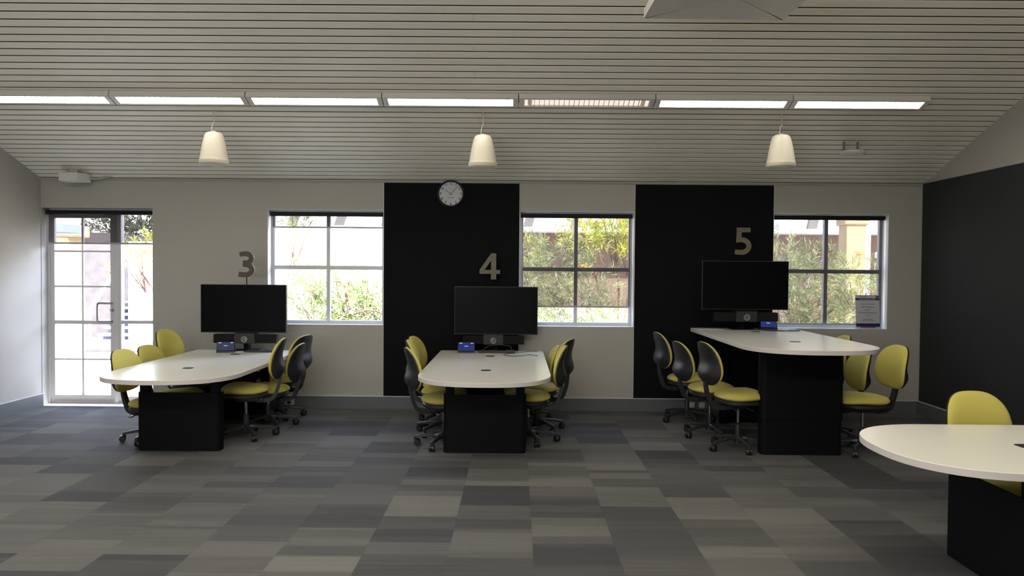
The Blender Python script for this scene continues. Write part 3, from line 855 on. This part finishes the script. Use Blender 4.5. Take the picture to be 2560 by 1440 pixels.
# ------------------------------------------------------------------ ceiling lights
c_ = 1/math.sqrt(1+SL*SL); sl = math.atan(SL)
FL = 1.306
def make_light(fw=.0008):
    t = thing('ceiling_light', 'x', 'light', group='batten lights along the ceiling')
    hw = FL/2-.004; W = .17; D = .058
    # local frame: +Y up the slope towards the ridge, -Z into the room
    mb = MB()
    mb.box(-hw, hw, -W/2, -W/2+.028, -D, -.002, .006).box(-hw, hw, W/2-.028, W/2, -D, -.002, .006)
    mb.box(-hw, -hw+.05, -W/2+.02, W/2-.02, -D, -.002, .006).box(hw-.05, hw, -W/2+.02, W/2-.02, -D, -.002, .006)
    mb.box(-hw+.03, hw-.03, -W/2+.02, W/2-.02, -.012, -.003)
    mb.build('housing', M['lampw'], t, smooth=40)
    MB().box(-hw+.125, hw-.125, -W/2+.030, W/2-.030, -D+.016, -D+.022).build('diffuser', M['lampon'], t)
    MB().box(-hw+.055, -hw+.085, -W/2+.030, W/2-.030, -D+.010, -D+.016).build('end_reflector', M['lampon'], t)
    MB().box(hw-.085, hw-.055, -W/2+.030, W/2-.030, -D+.010, -D+.016).build('end_reflector', M['lampon'], t)
    lv = MB()
    for k in range(21):
        x = -hw+.10+(2*hw-.2)*k/20; lv.box(x-fw, x+fw, -W/2+.028, W/2-.028, -D+.002, -D+.016)
    lv.build('louvre', M['louv'], t)
    return t
dim_louvre = MB()
for k in range(24):
    x = -(FL/2-.004)+.10+(2*(FL/2-.004)-.2)*k/23; dim_louvre.box(x-.0024, x+.0024, -.057, .057, -.056, -.042)
dl = dim_louvre.build('x', M['louv']); dim_me = dl.data; bpy.data.objects.remove(dl)
XE = 3.925; YLt = 7.48
pos = ['leftmost, cut by the left photo edge', 'second from the left', 'third from the left', 'fourth from the left, left of the dim one', None, 'sixth from the left, right of the dim one', 'rightmost, its end free against the slats']
lp = make_light(); fl = True
for k in range(7):
    o = lp if fl else copy_tree(lp); fl = False
    o.location = (XE-FL*(6-k+.5), YLt, zc(YLt)-.001); o.rotation_euler = (sl, 0, PI); 
    o.rotation_euler = (-sl, 0, 0)
    if pos[k]: o['label'] = 'bright batten light on the slatted ceiling, '+pos[k]
    else:
        o['label'] = 'dim batten light with its louvre visible, between bright ones'
        for c in o.children:
            if c.name.split('.')[0] in ('diffuser', 'end_reflector'):
                c.data = c.data.copy(); c.data.materials[0] = M['lampdim']
            if c.name.split('.')[0] == 'louvre': c.data = dim_me
for y, sg, e in ((.6, 1, 140), (4.3, -1, 135)):          # unseen lamp rows under the upper ceiling, invented to brighten the room
    l = bpy.data.lights.new('added_fill_row', 'AREA'); l.shape = 'RECTANGLE'; l.size = FL*7; l.size_y = .12; l.energy = e; l.color = (1, .92, .79)
    o = bpy.data.objects.new('added_fill_row', l); COL.objects.link(o); o.location = (XE-FL*3.5, y, zc(y)-.06); o.rotation_euler = (sg*sl, 0, 0)

# ------------------------------------------------------------------ hanging speakers
def make_speaker():
    t = thing('pendant_speaker', 'x', 'speaker', group='white pendant loudspeakers')
    prof = [(.030, .324), (.062, .321), (.079, .311), (.090, .292), (.099, .262), (.113, .20), (.126, .12), (.1375, .05), (.1425, .046), (.1435, .018), (.136, .006)]
    MB().lathe(prof[::-1], 48).build('enclosure', M['ivory'], t, smooth=35)
    MB().lathe([(.134, .004), (.12, -.006), (.06, -.010), (.001, -.011)], 48).build('grille', M['grille'], t, smooth=40)
    MB().lathe([(.02, .320), (.02, .334), (.006, .338)], 16).build('hanger_cap', M['ivory'], t, smooth=40)
    return t
sp0 = make_speaker(); first_s = True
for px, lab, zz in ((-3.03, 'white pendant loudspeaker hanging above table 3, leftmost', 2.702), (-.345, 'white pendant loudspeaker hanging near the clock, middle one', 2.690), (2.62, 'white pendant loudspeaker hanging above table 5, rightmost', 2.712)):
    o = sp0 if first_s else copy_tree(sp0); first_s = False
    o.location = (px, 7.72, zz); o['label'] = lab
    top = zc(7.72)-zz
    MB().tube([(0, 0, .335), (.0, 0, top-.10), (.006, 0, top)], .0022, 6).tube([(0, 0, top-.10), (-.012, 0, top)], .0015, 6).build('hanging_wire', M['wire'], o)
    MB().tube(bez([(-.022, -.01, .32), (-.012, -.01, .40), (.004, -.004, top-.12), (.0, 0, top)], 5), .0035, 8).build('signal_cable', M['ivory'], o, smooth=50)
    MB().tube([(0, 0, top-.13), (0, 0, top-.10)], .006, 8).build('wire_clip', M['cablew'], o)

# ceiling devices
def on_ceiling(px_x, y): return Vector((px_x, y, zc(y)))
jb = thing('junction_box', 'white box with chamfered side under the ceiling above the door', 'box', (-5.16, 8.99, zc(8.99)-.140))
MB().prism([(-.125, -.10), (.085, -.10), (.14, .0), (.14, .10), (-.125, .10)], 0, .100, bev=.006).build('box_body', M['offwht'], jb, smooth=30)
MB().box(-.05, .05, -.02, .06, .098, .165).build('mounting_block', M['cablew'], jb)
MB().tube(bez([(.15, .08, .05), (.22, .10, .05), (.30, .14, .075), (.36, .17, .09)], 5), .012, 8).build('conduit', M['cablew'], jb, smooth=50)
ap = thing('access_point', 'flat white device on a bracket below the ceiling at far right', 'device', (3.55, 8.22, zc(8.22)-.150), R(8))
MB().lathe([(.085, 0), (.132, .008), (.145, .020), (.138, .034), (.03, .042)], 40, Matrix.Diagonal((1, .85, 1, 1))).build('device_body', M['offwht'], ap, smooth=35)
MB().box(-.10, .10, -.02, .05, .040, .050, .002).box(-.10, -.095, -.01, .03, .03, .135).box(.055, .06, -.01, .03, .03, .135).build('bracket', M['steel'], ap)

# square unit hung from the upper ceiling
Hc = 1.75
cu = thing('ceiling_unit', 'square off-white ceiling unit with diagonal seams at the top edge', 'air unit', (1.365, 4.92, 1.67+Hc), R(1.2))
s_ = .487
mb = MB().box(-s_, s_, -s_, s_, .002, .068, .003)
mb.build('casing', M['offwht'], cu)
mb = MB(); q = s_-.012; apx = -.012
vs = []; fs = []
gap = .004
for k in range(4):
    r4 = Matrix.Rotation(PI/2*k, 4, 'Z')
    mb.add([(-q+gap*2, -q, 0), (q-gap*2, -q, 0), (gap*0+.01, -.012, apx), (-.01, -.012, apx), (-q+gap*2, -q, .004), (q-gap*2, -q, .004), (.01, -.012, .004), (-.01, -.012, .004)],
           [(0, 1, 2, 3), (7, 6, 5, 4), (0, 4, 5, 1), (1, 5, 6, 2), (2, 6, 7, 3), (3, 7, 4, 0)], r4)
mb.build('vent_flaps', M['offwht'], cu)
MB().box(-q, q, -q, q, .001, .003).build('vent_shadow_gap', M['slatback'], cu)
for sx in (-1, 1):
    for sy in (-1, 1):
        yy = 4.92+sy*.35
        MB().tube([(sx*.35, sy*.35, .066), (sx*.35, sy*.35, zc(yy)-1.67-Hc)], .005, 8).build('hanging_rod', M['wire'], cu)

# ------------------------------------------------------------------ outlets and notice
for x, lab in ((-2.70, 'white power outlet low on the skirting behind table 3'), (2.10, 'white power outlet low on the skirting left of table 5, left one'), (2.22, 'white power outlet low on the skirting left of table 5, right one')):
    o = thing('power_outlet', lab, 'outlet', (x, YB-.018, .045), group='power outlets on the skirting')
    MB().box(-.058 if x < 0 else -.035, .058 if x < 0 else .035, -.008, -.0005, 0, .074, .003).build('outlet_plate', M['outlet'], o)
    MB().box(-.02, .02, -.03, -.008, .018, .045, .004).build('plug', M['tvb'] if x < 0 else M['outlet'], o)

nt_ = thing('notice_holder', 'clear acrylic holder with a printed notice standing on the right window sill', 'notice', (4.20, 9.222, WZ0+.004), R(0))
tl = Matrix.Rotation(R(-6), 4, 'X')
MB().box(-.15, .15, -.004, -.002, 0, .405, mat=tl).box(-.15, .15, .003, .005, 0, .405, mat=tl).box(-.15, .15, -.02, .035, 0, .003).build('acrylic_holder', M['acrylic'], nt_)
sh = MB().box(-.142, .142, -.0015, .0015, .006, .400, mat=tl).build('notice_sheet', M['paper'], nt_)
def strip(x0, x1, z0, z1, mat, name): MB().box(x0, x1, -.0022, -.0016, z0, z1, mat=tl).build(name, mat, sh)
strip(-.142, .142, .340, .362, M['navy'], 'header_band')
strip(-.142, .142, .022, .062, M['navy'], 'footer_band')
strip(-.09, .085, .006, .026, M['pink'], 'footer_stripe')
strip(.10, .140, .366, .392, M['inkg'], 'corner_mark')
tx = MB()
tw = tl @ Matrix.Translation((0, -.0022, 0)) @ ROT_WALL
for body, z, sz in (('Assistive Technology', .378, .011), ('Please remember the following', .292, .013), ('Use IT Equipment', .258, .020), ('ONLY', .222, .022), ('Use Audio Visual Equipment', .190, .019), ('in this room', .155, .013), ('Please report any faults', .110, .012), ('to the information service desk', .094, .012)):
    v_, f_ = text_mesh(body, sz, .0002, .0004); tx.add(v_, f_, tw @ Matrix.Translation((0 if z < .37 else -.05, z, 0)))
tx.build('notice_text', M['inkg'], sh)
tx = MB(); v_, f_ = text_mesh('Assistive Technology  4 Tables', .015, .0002, .0003); tx.add(v_, f_, tw @ Matrix.Translation((0, .351, .0006)))
tx.build('header_text', M['paper'], sh)

# ------------------------------------------------------------------ outside
tag(MB().box(-16, 20, YB+WT, 34, -.22, -.12).build('ground', M['ground']), kind='structure')
fb = thing('brick_building', 'low brown brick building with pale fascia across the garden', 'building', (2, 17, -.12))
MB().box(-3.0, 9, 0, 4, 0, 2.62).build('brick_wall', M['brick'], fb)
MB().box(-7.6, -3.0, .1, 4, 0, 2.62).build('rendered_wall', M['render'], fb)
MB().box(-8.2, 9, -.5, .05, 2.62, 2.72, .01).build('fascia', M['fascia'], fb)
for k in range(15):
    x = -8.0+k*1.02
    MB().add([(x, -.35, 2.70), (x+.20, -.35, 2.70), (x+.36, -.25, 3.25), (x+.16, -.25, 3.25), (x, -.25, 2.70), (x+.20, -.25, 2.70), (x+.36, -.15, 3.25), (x+.16, -.15, 3.25)],
             [(0, 1, 2, 3), (7, 6, 5, 4), (0, 4, 5, 1), (1, 5, 6, 2), (2, 6, 7, 3), (3, 7, 4, 0)]).build('roof_strut', M['strut'], fb)

def pillar(x, y, w, h, flare, label, mat):
    o = thing('rendered_pillar', label, 'pillar', (x, y, -.12), group='rendered garden pillars')
    MB().box(-w/2, w/2, -w/2, w/2, 0, h, .02).build('shaft', mat, o)
    MB().box(-w/2-flare, w/2+flare, -w/2-.02, w/2+.02, h-.2, h+.02, .03).build('capital', mat, o)
pillar(5.17, 11.95, .30, 2.72, .04, 'ochre pillar seen through the right window behind the bush', M['ochre'])
pillar(5.72, 11.6, .12, 3.4, 0, 'narrow ochre post at the edge of the right window', M['ochre'])
pillar(-8.62, 14.6, .55, 2.55, .1, 'ochre pillar seen through the top of the glazed door', M['ochre'])
pb = MB().box(4.9, 7.2, 11.7, 12.1, 2.62, 2.95, .01).build('pergola_beam', M['ochre']); tag(pb, 'ochre beam resting on the pillar outside the right window', 'beam')
lp_ = thing('garden_lamp', 'dark slim lamp post outside the right window', 'lamp post', (6.22, 13.2, -.12))
MB().lathe([(.05, 0), (.05, 2.05)], 14).build('post', M['post'], lp_); MB().lathe([(.11, 2.05), (.11, 2.13), (.02, 2.2)], 18).build('lamp_head', M['fascia'], lp_)
dp = tag(MB().tube([(5.80, 12.9, -.12), (5.80, 12.9, 2.9)], .085, 14).build('downpipe', M['fascia'], smooth=40), 'pale blue-white pipe rising beside the ochre pillar', 'pipe')
aw = tag(MB().box(-10.2, -7.9, 13.4, 14.1, 2.28, 2.42).box(-10.1, -10.0, 13.5, 13.6, -.12, 2.28).box(-9.95, -9.85, 13.5, 13.6, -.12, 2.28).build('awning', M['bluew']), 'pale blue awning edge beyond the glazed door', 'awning')

# steps, walls and a painted paving shadow far beyond the glazed door
stc = thing('outdoor_staircase', 'flight of outdoor steps with white sloping handrail beyond the door side pane', 'staircase', (-9.75, 18.9, -.12))
for k in range(13):
    MB().box(-.55, .33, .27*k, .27*k+.30, .152*k+.10, .152*k+.15).build('tread', M['fascia'], stc)
    MB().box(-.55, .33, .27*k+.26, .27*k+.30, .152*k-.02, .152*k+.10).build('riser', M['riser'], stc)
def ramp(x0, z0, x1, z1, w, y):
    vs = [(x0, y, z0), (x1, y, z1), (x1, y, z1+w), (x0, y, z0+w), (x0, y+.06, z0), (x1, y+.06, z1), (x1, y+.06, z1+w), (x0, y+.06, z0+w)]
    return MB().add(vs, [(0, 1, 2, 3), (7, 6, 5, 4), (0, 4, 5, 1), (1, 5, 6, 2), (2, 6, 7, 3), (3, 7, 4, 0)])
ramp(-.75, .55, .42, 2.30, .16, -.15).build('handrail', M['fascia'], stc)
MB().box(-.70, -.64, -.14, -.10, 0, .75).build('handrail_post', M['fascia'], stc)
MB().box(.34, .40, -.14, -.10, 0, 2.25).build('handrail_post', M['fascia'], stc)
tag(MB().box(-11.6, -10.35, 19.6, 23.2, -.12, 2.55).build('garden_wall', M['stone']), 'dark rough stone wall left of the outdoor steps', 'garden wall')
tag(MB().box(-9.38, -8.2, 18.6, 23.0, -.12, 2.3).build('garden_wall', M['reveal']), 'sunlit white garden wall right of the outdoor steps', 'garden wall')
tag(MB().box(-11.3, -7.7, 16.2, 18.2, -.12, -.05, .02).build('paving_shadow', M['stone']), 'dark low slab painted as shadow on the paving before the outdoor steps', 'painted shadow')  # dark slab stands in for the shadow across the paving

# vegetation
def frond(mb, base, dirv, ln, nl, ll, lw, r_):
    dirv = dirv.normalized(); side = dirv.cross(Vector((r_.uniform(-1, 1), r_.uniform(-1, 1), r_.uniform(-1, 1)))).normalized()
    for k in range(nl):
        t = (k+.5)/nl; p = base+dirv*ln*t+Vector((0, 0, -.25*ln*t*t))
        sg = 1 if k % 2 else -1
        d = (dirv*.9+side*sg*r_.uniform(.5, 1.0)+Vector((r_.gauss(0, .25), r_.gauss(0, .25), r_.gauss(0, .25)))).normalized()
        w = d.cross(Vector((r_.gauss(0, 1), r_.gauss(0, 1), r_.gauss(0, 1)))).normalized()*lw*.5
        L_ = ll*r_.uniform(.7, 1.2); m = p+d*L_*.45
        mb.add([p, m+w, p+d*L_, m-w], [(0, 1, 2, 3)])

def bush(name, label, blobs, nf, mat, ll=.11, lw=.010, bark='bark', seed=1, base=None, cat='bush', nleaf=13):
    r_ = random.Random(seed)
    cx = sum(b[0] for b in blobs)/len(blobs); cy = sum(b[1] for b in blobs)/len(blobs)
    base = base or (cx, cy)
    o = thing(name, label, cat, (base[0], base[1], -.12), group='shrubs and trees in the garden')
    org = Vector((base[0], base[1], -.12)); mb = MB(); tot = sum(b[3]**2 for b in blobs)
    for (x, y, z, rad, sq) in blobs:
        for _ in range(int(nf*rad**2/tot)):
            d = Vector((r_.gauss(0, 1), r_.gauss(0, 1), r_.gauss(0, 1)*.9+.15)).normalized()
            p = Vector((x, y, z))+Vector((d.x*rad, d.y*rad*.6, d.z*rad*sq))*(r_.random()**.45)
            frond(mb, p-org, d+Vector((0, 0, .2)), r_.uniform(.15, .28), nleaf, ll, lw, r_)
    me = mb
    ob = bpy.data.meshes.new('foliage'); ob.from_pydata(me.v, [], me.f); ob.materials.append(mat)
    fo = bpy.data.objects.new('foliage', ob); COL.objects.link(fo); fo.parent = o
    br = MB()
    for (x, y, z, rad, sq) in blobs:
        tgt = Vector((x, y, z))-org; mid = tgt*.5+Vector((r_.uniform(-.15, .15), r_.uniform(-.1, .1), .1))
        br.tube(bez([(0, 0, 0), mid, tgt], 5), [.028-.018*i/10 for i in range(11)], 7)
        for _ in range(7):
            d = Vector((r_.gauss(0, 1), r_.gauss(0, .6), r_.gauss(0, .7)+.3)).normalized()*rad*.95
            br.tube(bez([tgt*.75, tgt*.85+d*.4, tgt+d], 4), [.010-.006*i/8 for i in range(9)], 5)
    br.build('branches', M[bark], o, smooth=50)
    return o
# behind window 1 : open airy shrub
bush('shrub', 'airy shrub with thin brown branches in the window right of number 3', [(-3.05, 11.0, 1.12, .45, 1.0), (-2.55, 11.1, 1.30, .45, 1.0), (-2.05, 11.0, 1.25, .45, 1.0), (-1.75, 11.0, .95, .45, 1), (-2.75, 11.1, .80, .5, 1), (-2.2, 11.1, .8, .5, 1), (-3.0, 11.2, 1.62, .26, .8), (-2.2, 11.2, 1.62, .3, .7)], 1250, M['leafa'], .085, .012, seed=3)
sh1 = [o for o in COL.objects if o.name == 'shrub'][0]
tk = MB().tube(bez([(-2.50, 10.8, -.1), (-2.47, 10.8, .90), (-2.345, 10.8, 1.015), (-2.367, 10.8, 1.18), (-2.378, 10.8, 1.38), (-2.328, 10.8, 1.52), (-2.244, 10.8, 1.67)], 5), [.022]*20+[.014]*11, 8)
tk.tube(bez([(-2.345, 10.8, 1.015), (-2.16, 10.78, 1.08), (-2.02, 10.75, 1.10), (-1.85, 10.75, 1.05)], 5), .013, 8).tube(bez([(-2.378, 10.8, 1.38), (-2.45, 10.8, 1.48), (-2.56, 10.8, 1.50)], 5), .009, 8)
tk.build('trunk', M['bark'], sh1, smooth=50, loc=-sh1.location)
bush('shrub', 'small high spray of leaves at the top of the window right of number 3', [(-3.28, 11.6, 2.30, .22, .6)], 45, M['leafa'], .085, .012, seed=33, base=(-3.6, 11.8))
# window 2
bush('shrub', 'dense needle-leaved shrub in the left half of the middle window', [(.15, 11.0, 1.55, .42, 1.1), (.55, 11.1, 1.72, .45, 1.0), (.20, 11.0, 1.05, .45, 1), (.75, 11.0, 1.10, .45, 1), (.35, 11.0, .6, .45, 1)], 640, M['leafb'], .13, .009, 'barkpale', seed=5, nleaf=16)
bush('shrub', 'yellow-green leafy branches hanging in the middle window top', [(1.05, 11.5, 2.18, .30, .6), (1.45, 11.5, 2.22, .32, .6), (.10, 11.5, 1.95, .24, .7), (1.75, 11.6, 2.15, .25, .8)], 250, M['leafc'], .10, .016, seed=6, base=(1.5, 12.0))
bush('shrub', 'thin pale shrub in the right half of the middle window', [(1.05, 11.1, 1.35, .35, 1.2), (1.45, 11.2, .95, .38, 1), (1.05, 11.1, .75, .35, 1)], 260, M['leafb'], .12, .008, 'barkpale', seed=9, nleaf=14)
# window 3
bush('shrub', 'dense grey-green shrub in the left half of the right window', [(3.75, 11.0, 1.70, .42, 1.1), (4.2, 11.1, 1.60, .42, 1), (3.8, 11.0, 1.15, .5, 1), (4.35, 11.0, 1.0, .45, 1), (3.9, 11.0, .55, .45, 1)], 700, M['leafb'], .13, .009, 'barkpale', seed=11, nleaf=16)
bush('shrub', 'feathery shrub in front of the pillar in the right window', [(4.75, 11.0, 1.55, .33, .8), (5.05, 11.0, 1.25, .33, 1.), (4.7, 11.0, .95, .35, 1), (5.25, 11.2, 1.62, .22, .8)], 260, M['leafa'], .12, .009, 'barkpale', seed=12)
# behind the door
bush('hedge', 'dark hedge high beyond the outdoor steps, seen through the door', [(-12.9, 24.5, 2.75, .75, .9), (-11.8, 24.5, 2.75, .75, .9), (-10.8, 24.6, 2.8, .75, .9), (-12.3, 24.4, 1.8, .75, .9)], 900, M['leafd'], .13, .035, seed=14, cat='hedge')
bush('shrub', 'yellow-green leaves at the upper right of the door side pane', [(-4.95, 10.6, 1.95, .2, .7), (-5.35, 10.7, 1.8, .15, .7)], 60, M['leafc'], .09, .016, seed=15, base=(-4.7, 11.0))
fl_ = MB()
rf = random.Random(4)
for (x, y, z) in ((4.68, 10.60, 1.93), (.92, 10.55, 1.73), (-2.7, 10.60, 1.72)):
    for _ in range(40):
        p = Vector((x+rf.gauss(0, .035), y+rf.gauss(0, .02), z+rf.gauss(0, .02))); d = Vector((rf.gauss(0, 1), rf.gauss(0, 1), rf.gauss(0, 1))).normalized()*.022; w = d.cross(Vector((rf.random(), 1, 0))).normalized()*.006
        fl_.add([p, p+d*.5+w, p+d, p+d*.5-w], [(0, 1, 2, 3)])
me = bpy.data.meshes.new('blossoms'); me.from_pydata(fl_.v, [], fl_.f); me.materials.append(M['flower']); fo = bpy.data.objects.new('blossoms', me); COL.objects.link(fo)
tag(fo, 'orange blossoms among the shrubs outside', 'flowers', kind='stuff')

# ------------------------------------------------------------------ light
w = bpy.data.worlds.new('sky'); scn.world = w; w.use_nodes = True
bg = w.node_tree.nodes['Background']; wn = w.node_tree; WN = wn.nodes
tc = WN.new('ShaderNodeTexCoord'); sx = WN.new('ShaderNodeSeparateXYZ'); wn.links.new(tc.outputs['Generated'], sx.inputs[0])
cr = WN.new('ShaderNodeValToRGB'); cr.color_ramp.elements[0].position = .0; cr.color_ramp.elements[0].color = (.92, .95, 1, 1)
cr.color_ramp.elements[1].position = .75; cr.color_ramp.elements[1].color = (.20, .33, .66, 1)
wn.links.new(sx.outputs[2], cr.inputs[0]); wn.links.new(cr.outputs[0], bg.inputs[0])
dt = WN.new('ShaderNodeVectorMath'); dt.operation = 'DOT_PRODUCT'; dt.inputs[1].default_value = Vector((.62, .66, .42)).normalized()
wn.links.new(tc.outputs['Generated'], dt.inputs[0])
lobe = mth(wn, 'POWER', mth(wn, 'MAXIMUM', dt.outputs['Value'], 0), 45)
wn.links.new(mth(wn, 'MULTIPLY_ADD', lobe, 60, 8.0), bg.inputs[1])
sun = bpy.data.lights.new('sun', 'SUN'); sun.energy = 42; sun.angle = R(.6); sun.color = (1, .97, .92)
so = bpy.data.objects.new('sun', sun); COL.objects.link(so); so.rotation_euler = Vector((-.30, .45, -.9)).to_track_quat('-Z', 'Y').to_euler()
def portal(x0, x1, z0, z1, y, face):
    l = bpy.data.lights.new('portal', 'AREA'); l.shape = 'RECTANGLE'; l.size = x1-x0; l.size_y = z1-z0; l.cycles.is_portal = True
    o = bpy.data.objects.new('portal', l); COL.objects.link(o); o.location = ((x0+x1)/2, y, (z0+z1)/2); o.rotation_euler = (R(90)*face, 0, 0)
for a, b in WINS: portal(a, b, WZ0, WZ1, YB+WT+.01, -1)
portal(DX0, DX1, 0, DZ1, YB+WT+.01, -1)
for a, b in RW: portal(a, b, 1.35, 2.35, YF-.26, 1)

# ------------------------------------------------------------------ camera and colour
cam = bpy.data.cameras.new('camera'); co = bpy.data.objects.new('camera', cam); COL.objects.link(co); scn.camera = co
cam.sensor_width = 36; cam.lens = 1930/2560*36; cam.clip_start = .05; cam.clip_end = 200
pitch = math.atan(44/1930); yaw = math.atan(11/1930); roll = .0078
co.matrix_world = Matrix.Translation((0, 0, 1.67)) @ (Matrix.Rotation(yaw, 4, 'Z') @ Matrix.Rotation(PI/2-pitch, 4, 'X') @ Matrix.Rotation(roll, 4, 'Z'))
vs_ = scn.view_settings; vs_.view_transform = 'Standard'; vs_.look = 'None'; vs_.gamma = 1; vs_.exposure = 0.46; vs_.use_curve_mapping = False
cy = scn.cycles
cy.use_denoising = True; cy.max_bounces = 6; cy.diffuse_bounces = 4; cy.glossy_bounces = 2; cy.transmission_bounces = 4; cy.transparent_max_bounces = 12
cy.caustics_reflective = False; cy.caustics_refractive = False; cy.sample_clamp_indirect = 6
cy.use_adaptive_sampling = True; cy.adaptive_threshold = .05
